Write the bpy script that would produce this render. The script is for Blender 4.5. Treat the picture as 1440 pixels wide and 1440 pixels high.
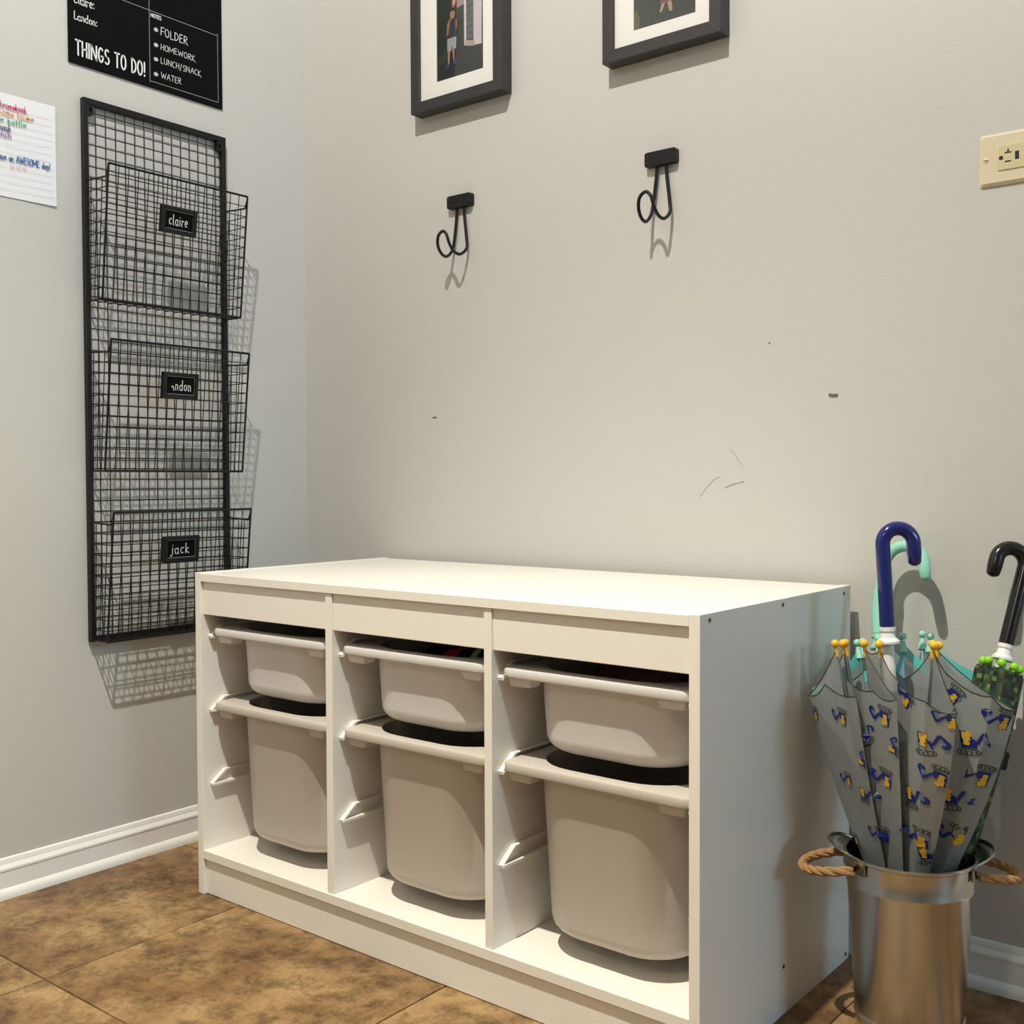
import bpy, bmesh, math, random
from mathutils import Vector, Matrix
random.seed(7)
sc = bpy.context.scene
for o in list(bpy.data.objects): bpy.data.objects.remove(o)
C = sc.collection

# ---------------------------------------------------------------- camera
CAM = Vector((1.8573, -1.6041, 0.7188)); YAW, PIT, ROL = 0.67175, -0.02864, -0.00408
FPX, CX, CY = 1537.49, 722.64, 718.18
_fw = Vector((-math.sin(YAW)*math.cos(PIT), math.cos(YAW)*math.cos(PIT), math.sin(PIT)))
_r = Vector((math.cos(YAW), math.sin(YAW), 0)); _u = _r.cross(_fw)
RT = math.cos(ROL)*_r + math.sin(ROL)*_u; UP = -math.sin(ROL)*_r + math.cos(ROL)*_u
cd = bpy.data.cameras.new('camera'); cam = bpy.data.objects.new('camera', cd); C.objects.link(cam)
cd.sensor_fit = 'HORIZONTAL'; cd.sensor_width = 36.0; cd.lens = 36.0*FPX/1440
cd.shift_x = -(CX-720)/1440; cd.shift_y = (CY-720)/1440; cd.clip_start = 0.01
M = Matrix.Identity(4)
for i in range(3): M[i][0] = RT[i]; M[i][1] = UP[i]; M[i][2] = -_fw[i]; M[i][3] = CAM[i]
cam.matrix_world = M; sc.camera = cam
def ray(u, v): return _fw*FPX + RT*(u-CX) + UP*(CY-v)
def onx(u, v, x): d = ray(u, v); return CAM + d*((x-CAM.x)/d.x)
def ony(u, v, y): d = ray(u, v); return CAM + d*((y-CAM.y)/d.y)

# ---------------------------------------------------------------- light and exposure
sc.view_settings.view_transform = 'Standard'; sc.view_settings.look = 'None'
sc.view_settings.gamma = 1.0; sc.view_settings.use_curve_mapping = False
sc.view_settings.exposure = 0.10
w = bpy.data.worlds.new('world'); sc.world = w; w.use_nodes = True
w.node_tree.nodes['Background'].inputs[0].default_value = (.62, .78, 1, 1)
w.node_tree.nodes['Background'].inputs[1].default_value = 0.3
RX, RY, RH = 6.4, -6.2, 2.74                 # room: x 0..RX, y RY..0, height
def arealight(name, loc, rot, sx, sy, col, e):
    l = bpy.data.lights.new(name, 'AREA'); l.shape = 'RECTANGLE'; l.size = sx; l.size_y = sy
    l.color = col; l.energy = e; o = bpy.data.objects.new(name, l); C.objects.link(o)
    o.location = loc; o.rotation_euler = rot; return o
# daylight arriving through the window of the room in the right wall
arealight('daylight_right', (RX+.06, -.95, 1.9), (0, math.radians(90), 0), .6, 1.4, (.44, .77, 1), 66)
LAMP = (1.10, -1.31, 2.72)
def spot(name, loc, energy, col, size, blend, soft):
    l = bpy.data.lights.new(name, 'SPOT'); l.energy = energy; l.color = col; l.spot_size = math.radians(size); l.spot_blend = blend; l.shadow_soft_size = soft
    o = bpy.data.objects.new(name, l); C.objects.link(o); o.location = loc
spot('ceiling_lamp_spill', LAMP, 122, (1, .965, .90), 176, .15, .020)    # recessed can: wide spill plus downward beam
spot('ceiling_lamp_beam', LAMP, 235, (1, .94, .72), 85, 1.0, .020)
REAR_FILL = (1.5, -3.3, RH-.085)                  # added warm fill behind the camera, brightens front faces and softens shadows
spot('rear_fill_light', REAR_FILL, 60, (1, .82, .55), 174, .3, .12)

# ---------------------------------------------------------------- materials
MAT = {}
def mat(name, col, rough=.5, metal=0, noise=0, nscale=8, col2=None, bump=0, bscale=60, spec=.5, coat=0, sub=0):
    if name in MAT: return MAT[name]
    m = bpy.data.materials.new(name); m.use_nodes = True; nt = m.node_tree; b = nt.nodes['Principled BSDF']
    b.inputs['Base Color'].default_value = (*col, 1); b.inputs['Roughness'].default_value = rough
    b.inputs['Metallic'].default_value = metal; b.inputs['Specular IOR Level'].default_value = spec
    b.inputs['Coat Weight'].default_value = coat
    tc = nt.nodes.new('ShaderNodeTexCoord')
    if noise or col2:
        n = nt.nodes.new('ShaderNodeTexNoise'); n.inputs['Scale'].default_value = nscale; n.inputs['Detail'].default_value = 5
        nt.links.new(tc.outputs['Object'], n.inputs['Vector'])
        mx = nt.nodes.new('ShaderNodeMix'); mx.data_type = 'RGBA'
        c2 = col2 or tuple(c*(1-noise) for c in col)
        mx.inputs['A'].default_value = (*col, 1); mx.inputs['B'].default_value = (*c2, 1)
        nt.links.new(n.outputs['Fac'], mx.inputs['Factor']); nt.links.new(mx.outputs['Result'], b.inputs['Base Color'])
    if bump:
        n2 = nt.nodes.new('ShaderNodeTexNoise'); n2.inputs['Scale'].default_value = bscale; n2.inputs['Detail'].default_value = 3
        nt.links.new(tc.outputs['Object'], n2.inputs['Vector'])
        bp = nt.nodes.new('ShaderNodeBump'); bp.inputs['Strength'].default_value = bump; bp.inputs['Distance'].default_value = .002
        nt.links.new(n2.outputs['Fac'], bp.inputs['Height']); nt.links.new(bp.outputs['Normal'], b.inputs['Normal'])
    MAT[name] = m; return m
WALL = mat('wall_paint', (.58, .572, .55), .55, noise=.02, nscale=2, bump=.10, bscale=350, spec=.3)
CEIL = mat('ceiling_paint', (.82, .81, .78), .9, noise=.02, bump=.1, bscale=200)
TRIM = mat('trim_paint', (.84, .84, .83), .35, noise=.02, bump=.05, bscale=40)
LAM = mat('white_laminate', (.83, .80, .755), .32, noise=.012, nscale=5, bump=.03, bscale=500)
PLW = mat('white_plastic', (.86, .83, .77), .35, noise=.01)
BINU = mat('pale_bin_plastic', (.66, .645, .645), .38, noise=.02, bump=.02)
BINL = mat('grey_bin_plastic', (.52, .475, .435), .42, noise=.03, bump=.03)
BLK = mat('black_metal', (.009, .009, .010), .4, noise=.2, nscale=40, spec=.3)
WIRE = mat('black_wire', (.010, .0095, .009), .38, noise=.3, nscale=60, spec=.3)
FRM = mat('black_wood', (.035, .034, .034), .5, noise=.25, nscale=30, bump=.08, bscale=80)
MATB = mat('mat_board', (.80, .80, .77), .8, noise=.02)
CHALK = mat('chalkboard', (.004, .0045, .005), .75, noise=.2, nscale=6, spec=.08)
WHITE = mat('white_ink', (.80, .80, .80), .8, noise=.05, nscale=90)
GREYI = mat('grey_ink', (.36, .37, .38), .8, noise=.05)
PAPER = mat('paper', (.80, .82, .87), .85, noise=.02)
STEEL = mat('galvanized_steel', (.56, .55, .52), .24, 1, noise=.12, nscale=18, bump=.05, bscale=30)
ROPE = mat('jute_rope', (.42, .23, .10), .9, noise=.45, nscale=120, bump=.6, bscale=300)
IVORY = mat('ivory_plastic', (.72, .63, .45), .38, noise=.02)
IVORY2 = mat('ivory_plastic_device', (.66, .58, .36), .35, noise=.02)
DARK = mat('dark_recess', (.012, .010, .009), .7, noise=.1)
CHROME = mat('chrome_screw', (.6, .6, .6), .25, 1, noise=.1)
def emis(name, col, s):
    m = bpy.data.materials.new(name); m.use_nodes = True; b = m.node_tree.nodes['Principled BSDF']
    b.inputs['Emission Color'].default_value = (*col, 1); b.inputs['Emission Strength'].default_value = s; return m

def floor_mat():
    m = bpy.data.materials.new('stone_floor_tile'); m.use_nodes = True; nt = m.node_tree; b = nt.nodes['Principled BSDF']
    L = nt.links.new; N = nt.nodes.new
    g = N('ShaderNodeNewGeometry'); oi = N('ShaderNodeObjectInfo')
    cb = N('ShaderNodeCombineXYZ'); mu = N('ShaderNodeMath'); mu.operation = 'MULTIPLY'; mu.inputs[1].default_value = 37.0
    L(oi.outputs['Random'], mu.inputs[0]); L(mu.outputs[0], cb.inputs['Z']); L(mu.outputs[0], cb.inputs['X'])
    ad = N('ShaderNodeVectorMath'); ad.operation = 'ADD'; L(g.outputs['Position'], ad.inputs[0]); L(cb.outputs[0], ad.inputs[1])
    def noise(s, d, dist=0, r=.55):
        n = N('ShaderNodeTexNoise'); n.inputs['Scale'].default_value = s; n.inputs['Detail'].default_value = d
        n.inputs['Distortion'].default_value = dist; n.inputs['Roughness'].default_value = r; L(ad.outputs[0], n.inputs['Vector']); return n
    n1 = noise(5.0, 10, .12, .66); n2 = noise(21, 10, .22, .74); n3 = noise(110, 6, .1, .7)
    r1 = N('ShaderNodeValToRGB'); e = r1.color_ramp.elements
    e[0].position = .28; e[0].color = (.105, .053, .023, 1); e[1].position = .72; e[1].color = (.44, .305, .150, 1)
    x = e.new(.42); x.color = (.21, .118, .052, 1); x = e.new(.55); x.color = (.32, .202, .094, 1)
    L(n1.outputs['Fac'], r1.inputs['Fac'])
    r2 = N('ShaderNodeValToRGB'); e = r2.color_ramp.elements
    e[0].position = .38; e[0].color = (.36, .32, .28, 1); e[1].position = .55; e[1].color = (1.08, 1.06, 1.03, 1)
    L(n2.outputs['Fac'], r2.inputs['Fac'])
    mx = N('ShaderNodeMix'); mx.data_type = 'RGBA'; mx.blend_type = 'MULTIPLY'; mx.inputs['Factor'].default_value = .85
    L(r1.outputs[0], mx.inputs['A']); L(r2.outputs[0], mx.inputs['B'])
    r3 = N('ShaderNodeValToRGB'); e = r3.color_ramp.elements
    e[0].position = .35; e[0].color = (.80, .78, .76, 1); e[1].position = .6; e[1].color = (1.05, 1.04, 1.02, 1); L(n3.outputs['Fac'], r3.inputs['Fac'])
    m2 = N('ShaderNodeMix'); m2.data_type = 'RGBA'; m2.blend_type = 'MULTIPLY'; m2.inputs['Factor'].default_value = .8
    L(mx.outputs['Result'], m2.inputs['A']); L(r3.outputs[0], m2.inputs['B'])
    L(m2.outputs['Result'], b.inputs['Base Color']); b.inputs['Roughness'].default_value = .48; b.inputs['Specular IOR Level'].default_value = .35
    bp = N('ShaderNodeBump'); bp.inputs['Strength'].default_value = .25; bp.inputs['Distance'].default_value = .003
    L(n2.outputs['Fac'], bp.inputs['Height']); L(bp.outputs['Normal'], b.inputs['Normal'])
    return m
TILE = floor_mat()
GROUT = mat('tile_joint', (.20, .13, .07), .9, noise=.2)

def clear_mat(name, tint, fac, glossc=.25):
    m = bpy.data.materials.new(name); m.use_nodes = True; nt = m.node_tree; b = nt.nodes['Principled BSDF']
    b.inputs['Base Color'].default_value = (*tint, 1); b.inputs['Roughness'].default_value = glossc
    t = nt.nodes.new('ShaderNodeBsdfTransparent'); t.inputs[0].default_value = (.9, .92, .92, 1)
    n = nt.nodes.new('ShaderNodeTexNoise'); n.inputs['Scale'].default_value = 25
    mr = nt.nodes.new('ShaderNodeMapRange'); mr.inputs['To Min'].default_value = fac-.08; mr.inputs['To Max'].default_value = fac+.08
    mx = nt.nodes.new('ShaderNodeMixShader'); out = nt.nodes['Material Output']
    nt.links.new(n.outputs['Fac'], mr.inputs['Value']); nt.links.new(mr.outputs[0], mx.inputs[0])
    nt.links.new(t.outputs[0], mx.inputs[1]); nt.links.new(b.outputs[0], mx.inputs[2]); nt.links.new(mx.outputs[0], out.inputs['Surface'])
    return m
CLEAR = clear_mat('clear_vinyl', (.30, .32, .32), .74, .2)
CLEARM = clear_mat('clear_mint_vinyl', (.27, .33, .33), .66)
TEALB = clear_mat('teal_vinyl', (.10, .50, .47), .85)

# ---------------------------------------------------------------- mesh helpers
class MB:
    def __init__(s): s.v = []; s.f = []; s.m = []; s.sm = []
    def add(s, vs, fs, mi=0, smooth=False):
        o = len(s.v); s.v += [tuple(v) for v in vs]
        for f in fs: s.f.append(tuple(i+o for i in f)); s.m.append(mi); s.sm.append(smooth)
    def box(s, a, b, mi=0):
        (x0, y0, z0), (x1, y1, z1) = a, b
        s.add([(x0,y0,z0),(x1,y0,z0),(x1,y1,z0),(x0,y1,z0),(x0,y0,z1),(x1,y0,z1),(x1,y1,z1),(x0,y1,z1)],
              [(0,3,2,1),(4,5,6,7),(0,1,5,4),(1,2,6,5),(2,3,7,6),(3,0,4,7)], mi)
    def tube(s, path, r, n=8, closed=False, mi=0, caps=True, rad=None):
        P = [Vector(p) for p in path]; k = len(P); rings = []
        def tang(i):
            if closed: return (P[(i+1) % k]-P[i-1]).normalized()
            return (P[min(i+1, k-1)]-P[max(i-1, 0)]).normalized()
        t0 = tang(0); a = Vector((0,0,1)) if abs(t0.z) < .9 else Vector((1,0,0)); nrm = (a - t0*a.dot(t0)).normalized()
        for i in range(k):
            t = tang(i); nrm = (nrm - t*nrm.dot(t)).normalized(); bn = t.cross(nrm); rr = rad[i] if rad else r
            rings.append([P[i] + (nrm*math.cos(2*math.pi*j/n) + bn*math.sin(2*math.pi*j/n))*rr for j in range(n)])
        vs = [q for rg in rings for q in rg]; fs = []
        for i in range(k if closed else k-1):
            i2 = (i+1) % k
            for j in range(n): fs.append((i*n+j, i*n+(j+1) % n, i2*n+(j+1) % n, i2*n+j))
        if caps and not closed: fs.append(tuple(range(n-1, -1, -1))); fs.append(tuple((k-1)*n+j for j in range(n)))
        s.add(vs, fs, mi, True)
    def loft(s, loops, cap0=False, cap1=False, mi=0, smooth=True, closed=True):
        n = len(loops[0]); vs = [q for l in loops for q in l]; fs = []
        for i in range(len(loops)-1):
            for j in range(n if closed else n-1):
                fs.append((i*n+j, i*n+(j+1) % n, (i+1)*n+(j+1) % n, (i+1)*n+j))
        if cap0: fs.append(tuple(range(n-1, -1, -1)))
        if cap1: fs.append(tuple((len(loops)-1)*n+j for j in range(n)))
        s.add(vs, fs, mi, smooth)
    def lathe(s, prof, n=32, c=(0,0), cap0=False, cap1=False, mi=0):
        s.loft([[(c[0]+r*math.cos(2*math.pi*j/n), c[1]+r*math.sin(2*math.pi*j/n), z) for j in range(n)] for r, z in prof], cap0, cap1, mi)
    def sphere(s, c, r, n=10, m=6, sz=1, mi=0):
        s.lathe([(max(r*math.sin(math.pi*i/m), 1e-4), c[2]-r*sz*math.cos(math.pi*i/m)) for i in range(m+1)], n, (c[0], c[1]), True, True, mi)
    def build(s, name, mats, parent=None, bevel=0, angle=40, seg=2):
        me = bpy.data.meshes.new(name); me.from_pydata(s.v, [], s.f); me.update()
        for m in (mats if isinstance(mats, (list, tuple)) else [mats]): me.materials.append(m)
        for i, p in enumerate(me.polygons): p.material_index = s.m[i]; p.use_smooth = s.sm[i]
        bm = bmesh.new(); bm.from_mesh(me); bmesh.ops.recalc_face_normals(bm, faces=bm.faces); bm.to_mesh(me); bm.free()
        if any(s.sm): me.set_sharp_from_angle(angle=math.radians(angle))
        o = bpy.data.objects.new(name, me); C.objects.link(o)
        if parent: o.parent = parent
        if bevel:
            b = o.modifiers.new('bevel', 'BEVEL'); b.width = bevel; b.segments = seg; b.limit_method = 'ANGLE'; b.angle_limit = math.radians(50)
        return o
def boxobj(name, a, b, m, parent=None, bevel=.0008):
    mb = MB(); mb.box(a, b); return mb.build(name, m, parent, bevel)
def empty(name, loc=(0,0,0), rot=None, label=None, cat=None, group=None):
    o = bpy.data.objects.new(name, None); C.objects.link(o); o.location = loc; o.empty_display_size = .05
    if rot is not None: o.rotation_euler = rot
    if label: tag(o, label, cat, group)
    return o
def tag(o, label, cat, group=None):
    o['label'] = label; o['category'] = cat
    if group: o['group'] = group
    return o
def struct(o, label=None):
    o['kind'] = 'structure'
    if label: o['label'] = label
    return o
def linkcopy(src, parent, loc=None):
    o = src.copy(); C.objects.link(o); o.parent = parent
    if loc is not None: o.location = loc
    return o
def rrect(x0, x1, y0, y1, r, z, k=7):
    pts = []
    for (cx, cy, a0) in ((x1-r, y0+r, -90), (x1-r, y1-r, 0), (x0+r, y1-r, 90), (x0+r, y0+r, 180)):
        for i in range(k+1):
            a = math.radians(a0+90*i/k); pts.append((cx+r*math.cos(a), cy+r*math.sin(a), z))
    return pts

# ================================================================ setting
def wall(name, a, b, holes=None, axis=None):
    mb = MB(); mb.box(a, b); return struct(mb.build(name, WALL))
T = .1
wl = wall('wall_left', (-T, RY-T, 0), (0, T, RH)); wb = wall('wall_back', (0, 0, 0), (RX, T, RH))
wl['label'] = 'pale grey painted wall behind the wire organizer'; wb['label'] = 'pale greige painted wall behind the white cabinet'
def wall_with_window(name, axis, pos, lo, hi, w0, w1, z0, z1, sign):
    mb = MB()
    def bx(a0, a1, c0, c1):
        if axis == 'x': mb.box((pos, a0, c0), (pos+T*sign, a1, c1)) if sign > 0 else mb.box((pos-T, a0, c0), (pos, a1, c1))
        else: mb.box((a0, pos-T, c0), (a1, pos, c1))
    bx(lo, w0, 0, RH); bx(w1, hi, 0, RH); bx(w0, w1, 0, z0); bx(w0, w1, z1, RH)
    return struct(mb.build(name, WALL))
wall_with_window('wall_right', 'x', RX, RY-T, T, -1.65, -.25, 1.6, 2.2, 1)
wall('wall_front', (0, RY-T, 0), (RX, RY, RH))
def window(name, axis, pos, w0, w1, z0, z1):
    mb = MB()
    def bx(a0, a1, c0, c1):
        if axis == 'x': mb.box((pos, a0, c0), (pos+.05, a1, c1))
        else: mb.box((a0, pos-.05, c0), (a1, pos, c1))
    bx(w0, w0+.05, z0, z1); bx(w1-.05, w1, z0, z1); bx(w0+.05, w1-.05, z0, z0+.05); bx(w0+.05, w1-.05, z1-.05, z1)
    mid = (z0+z1)/2; bx(w0+.05, w1-.05, mid-.02, mid+.02)
    return struct(mb.build(name, TRIM))
window('window_1', 'x', RX, -1.65, -.25, 1.6, 2.2)
mb = MB(); mb.box((-T, RY-T, RH), (RX+T, T, RH+.1)); struct(mb.build('ceiling', CEIL))
# floor: joint bed and separate tiles
mb = MB(); mb.box((-T, RY-T, -.1), (RX+T, T, -.0022)); fl = struct(mb.build('floor', GROUT), 'brown stone-look tiled floor')
TS = .4725; gap = .0011
x = .353-TS
cache = {}
while x < RX:
    y = -.807+TS
    y0s = [-.807+TS*k for k in range(-12, 2)]
    for y0 in y0s:
        ax, bx_ = max(x, 0), min(x+TS, RX); ay, by = max(y0, RY), min(y0+TS, 0)
        if bx_-ax < .02 or by-ay < .02: continue
        key = (round(bx_-ax, 3), round(by-ay, 3))
        if key not in cache:
            mb = MB(); mb.box((gap, gap, -.006), (key[0]-gap, key[1]-gap, 0)); o = mb.build('floor_tile', TILE, fl, .0008); cache[key] = o
        else: o = linkcopy(cache[key], fl)
        o.location = (ax, ay, 0)
    x += TS
# baseboards with moulded top and quarter-round shoe
prof = [(0,0),(.0155,0),(.0155,.005),(.0145,.011),(.0125,.0155),(.0095,.019),(.0085,.020),(.0085,.052),(.0095,.054),(.0095,.058),(.0075,.062),(.0050,.066),(.0045,.071),(.0030,.076),(0,.078)]
prof_ = [(a, z*.88) for a, z in prof]
def baseboard(name, p0, p1, nx, ny, lab):
    mb = MB(); l0 = [(p0[0]+nx*a, p0[1]+ny*a, z) for a, z in prof_]; l1 = [(p1[0]+nx*a, p1[1]+ny*a, z) for a, z in prof_]
    mb.loft([l0, l1], True, True, smooth=True); o = mb.build(name, TRIM, angle=25); struct(o, lab)
baseboard('baseboard_left', (0, RY), (0, 0), 1, 0, 'white moulded baseboard under the wire organizer')
baseboard('baseboard_back', (0, 0), (RX, 0), 0, -1, 'white moulded baseboard behind the cabinet and bucket')
# scuffs on the back wall
SC = mat('scuff', (.16, .15, .14), .9, noise=.3); SCL = mat('scratch', (.40, .38, .35), .9, noise=.1)
def scuff(pts, r, m):
    mb = MB(); P = [ony(u, v, -.0004) for u, v in pts]; mb.tube([(q.x, -.0003, q.z) for q in P], r, 6); o = mb.build('scuff_mark', m, wb)
scuff([(608.5,587.5),(611,586.5),(614,587.5)], .0013, SC); scuff([(1166,555),(1171,556),(1178,555.5)], .0022, SC)
scuff([(1081,482),(1083,482.5)], .0010, SC)
scuff([(984,699),(991,689),(1003,675),(1012,670)], .0004, SCL); scuff([(1019,686),(1030,681),(1046,677)], .0007, SCL)
scuff([(1028,632),(1037,645),(1043,655)], .0004, SCL)

# ceiling lamp (recessed can directly above the cabinet front)
cl = empty('recessed_lamp', (LAMP[0], LAMP[1], RH), None, 'round white recessed ceiling lamp above the cabinet', 'lamp')
mb = MB(); mb.lathe([(.062, -.003), (.085, -.006), (.092, -.003), (.092, 0), (.062, 0)], 40); mb.build('trim_ring', PLW, cl)
fill_e = empty('added_fill_lamp', (REAR_FILL[0], REAR_FILL[1], RH), None, 'round frosted ceiling fill lamp added out of view behind', 'lamp')  # made-up fixture body for the added rear fill, out of view
mb = MB(); mb.lathe([(.150, 0), (.155, -.012), (.150, -.020), (.02, -.020)], 40, cap0=True); mb.build('fill_base', PLW, fill_e)
mb = MB(); mb.lathe([(.145, -.021), (.140, -.040), (.110, -.056), (.06, -.066), (.0001, -.070)], 40); mb.build('fill_dome', emis('fill_glow', (1, .9, .7), 2), fill_e)  # glowing dome of the added fill lamp
mb = MB(); mb.lathe([(.0001, -.0015), (.060, -.0015)], 32); mb.build('bulb_face', emis('lamp_glow', (1, .85, .65), 6), cl)

# ================================================================ cabinet
W_, D_, H_ = .9887, .4512, .56; PT = .0147
cab = empty('storage_cabinet', (1.24, -.025, 0), (0, 0, -.0074), 'white three-column storage cabinet holding six grey bins', 'cabinet')
def cb(x, y, z): return (x-W_, y, z)                     # local: x 0..W from the left, y -D..0, origin right-back-bottom
def cbox(name, a, b, m=LAM, bevel=.0007): return boxobj(name, cb(*a), cb(*b), m, cab, bevel)
spL = cbox('side_panel', (0, -D_, 0), (PT, 0, H_)); spR = cbox('side_panel', (W_-PT, -D_, 0), (W_, 0, H_))
cbox('top_panel', (PT, -D_, H_-.0150), (W_-PT, 0, H_-.0012)); cbox('bottom_panel', (PT, -D_, .0625), (W_-PT, -.004, .0775))
DX = [(.3333, .3480), (.6553, .6688)]; COL = [(PT, .3333), (.3480, .6553), (.6688, W_-PT)]
for a, b in DX: cbox('divider', (a, -D_+.0025, .0775), (b, -.004, H_-.015))
for a, b in COL: cbox('front_rail', (a, -D_+.0060, .4878), (b, -D_+.0200, H_-.015))
cbox('plinth', (PT, -D_+.0060, .001), (W_-PT, -D_+.0200, .0625))
cbox('back_panel', (PT, -.004, .0015), (W_-PT, -.001, H_-.015), bevel=0)
for (u, v) in [(999.6, 872.4), (1101, 850.5), (1185.6, 834.4), (1101.9, 1359), (1187.5, 1341)]:
    q = onx(u, v, 1.2385); lz = q.z; ly = q.y+.025
    mb = MB(); mb.loft([[(.0002+dx, ly+r*math.cos(a*math.pi/6), lz+r*math.sin(a*math.pi/6)) for a in range(12)] for dx, r in ((-.004, .0030), (.0001, .0030), (.0002, .0038), (-.002, .0038))], True, True)
    o = mb.build('cam_bolt', CHROME, spR)
    mb = MB(); mb.loft([[(.0006+dx, ly+.0022*math.cos(a*math.pi/3), lz+.0022*math.sin(a*math.pi/3)) for a in range(6)] for dx in (-.003, 0)], True, True, smooth=False); mb.build('hex_socket', DARK, spR)
# runners: slanted-front plastic channels on both faces of every bay
RZ = [.4495, .3205, .1915]
def runner_mesh(s):
    mb = MB(); L0, L1 = -D_+.016, -.02; t = .0036; wd = .0095
    def prism(poly, x0, x1):   # poly in (y,z)
        n = len(poly); mb.add([(x0*s, a, b) for a, b in poly]+[(x1*s, a, b) for a, b in poly],
            [tuple(range(n)), tuple(range(2*n-1, n-1, -1))]+[(i, (i+1) % n, n+(i+1) % n, n+i) for i in range(n)])
    prism([(L0+.002, 0), (L1, 0), (L1, .021), (L0+.030, .021)], 0, .0012)              # backing plate
    prism([(L0, -t), (L1, -t), (L1, 0.0006), (L0, 0.0006)], 0, wd)                        # lower ledge
    prism([(L0+.028, .0195), (L1, .0195), (L1, .021), (L0+.028, .021)], 0, wd*.75)      # upper ledge
    prism([(L0-.001, .0), (L0+.002, -.0008), (L0+.033, .0195), (L0+.028, .0215)], 0, wd*.8)  # slanted front
    return mb
rm = {}
for ci, (a, b) in enumerate(COL):
    for z in RZ:
        for s, xx in ((1, a), (-1, b)):
            if s not in rm: rm[s] = runner_mesh(s).build('runner', PLW, cab, .0004); o = rm[s]
            else: o = linkcopy(rm[s], cab)
            o.location = cb(xx, 0, z)

# ---------------------------------------------------------------- bins
def make_bin(name, depth, m, label, ci, zr, shift=0, yf=-D_+.013, group=None):
    a, b = COL[ci]; xm = (a+b)/2+shift; hw = .1475
    zb = -depth; rt = .0140
    e = empty(name, (0,0,0), None, label, 'storage bin', group)
    e.matrix_world = cab_mw @ Matrix.Translation(cb(xm, yf, zr))
    F = .0170; I = .0225; LEN = .415; R = .074; tp = .014 if depth > .15 else .008
    mb = MB(); loops = []
    def body(z, ins, r): return rrect(-hw+I+ins, hw-I-ins, F+(ins*.45 if ins < tp else tp*.45+ins-tp), LEN-.018-ins, r, z)
    # outside, bottom upwards
    fr = .022; loops = []
    for k in range(7):
        t = math.pi/2*k/6; loops.append(body(zb+fr*(1-math.cos(t)), tp+fr*(1-math.sin(t)), R-.006-fr*.6*(1-math.sin(t))))
    loops.append(body(-.002, .001, R)); loops.append(body(0, -.001, R+.001))
    def rim(z, o): return rrect(-hw+o, hw-o, o, LEN-o, .016, z)
    loops += [rim(0, .0035), rim(.0015, .0005), rim(.003, 0), rim(rt-.003, 0), rim(rt-.0008, .001), rim(rt, .0030)]
    def inn(z, ins, r): return rrect(-hw+I+.0025+ins, hw-I-.0025-ins, F+.0035+(ins*.45 if ins < tp else tp*.45+ins-tp), LEN-.018-.0025-ins, r, z)
    loops += [inn(rt, -.001, R+.004), inn(rt-.002, .0005, R+.003), inn(-.002, .001, R)]
    for k in range(6, -1, -1):
        t = math.pi/2*k/6; loops.append(inn(zb+.0025+fr*(1-math.cos(t)), tp+fr*(1-math.sin(t)), R-.006-fr*.6*(1-math.sin(t))))
    mb.loft(loops, True, True); mb.build('tub', m, e, angle=35)
    for sx in (-1, 1):
        t = MB(); xc = sx*(hw-.030)
        t.loft([rrect(xc-.017, xc+.017, .007, .030, .003, -.0115, 2), rrect(xc-.020, xc+.020, .005, .034, .003, .0005, 2)], True, True, smooth=False)
        t.build('corner_tab', m, e)
    return e
bpy.context.view_layer.update()
cab_mw = Matrix.Translation((1.24, -.025, 0)) @ Matrix.Rotation(-.0074, 4, 'Z')
UZ, LZ = RZ[0]+.0015, RZ[1]+.0015
ub = ['shallow pale bin holding a dark navy garment, above a deep bin', 'shallow pale bin holding a red and grey striped black cloth', 'shallow pale bin holding a dark brown fuzzy knit']
lb = ['deep grey bin under the shallow bin with the navy garment', 'deep grey bin under the shallow bin with the striped cloth', 'deep grey bin under the shallow bin with the fuzzy knit']
UB = []; LB = []
for i in range(3):
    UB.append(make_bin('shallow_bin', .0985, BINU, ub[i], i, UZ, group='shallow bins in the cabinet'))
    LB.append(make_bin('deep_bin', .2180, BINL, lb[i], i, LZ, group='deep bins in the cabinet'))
# contents
def heap(name, binobj, zlo, zhi, m, label, cat, seed, x0=-.088, x1=.092, y0=.055, y1=.345, amp=.012):
    rnd = random.Random(seed); nx, ny = 26, 30; g = {}
    ph = [(rnd.uniform(10, 45), rnd.uniform(10, 45), rnd.uniform(0, 6)) for _ in range(5)]
    mb = MB(); vs = []; fs = []
    for j in range(ny+1):
        for i in range(nx+1):
            u, v = i/nx, j/ny; e = min(u, 1-u, v, 1-v)*2
            d = min(1, e*2.6)**.5
            zz = zlo+(zhi-zlo)*d + sum(math.sin(a*(x0+(x1-x0)*u)+b*(y0+(y1-y0)*v)+c) for a, b, c in ph)*amp/5*d
            vs.append((x0+(x1-x0)*u, y0+(y1-y0)*v, zz))
    n0 = len(vs)
    for j in range(ny):
        for i in range(nx): k = j*(nx+1)+i; fs.append((k, k+1, k+nx+2, k+nx+1))
    # underside
    ring = [i for i in range(nx+1)]+[j*(nx+1)+nx for j in range(1, ny+1)]+[ny*(nx+1)+i for i in range(nx-1, -1, -1)]+[j*(nx+1) for j in range(ny-1, 0, -1)]
    low = [(vs[k][0]*.94, .5*(y0+y1)+(vs[k][1]-.5*(y0+y1))*.94, zlo-.03) for k in ring]; vs += low; nr = len(ring)
    for q in range(nr): fs.append((ring[q], n0+q, n0+(q+1) % nr, ring[(q+1) % nr]))
    fs.append(tuple(n0+q for q in range(nr)))
    mb.add(vs, fs, 0, True); o = mb.build(name, m, None, angle=80); o.matrix_world = binobj.matrix_world.copy()
    return tag(o, label, cat)
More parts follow.
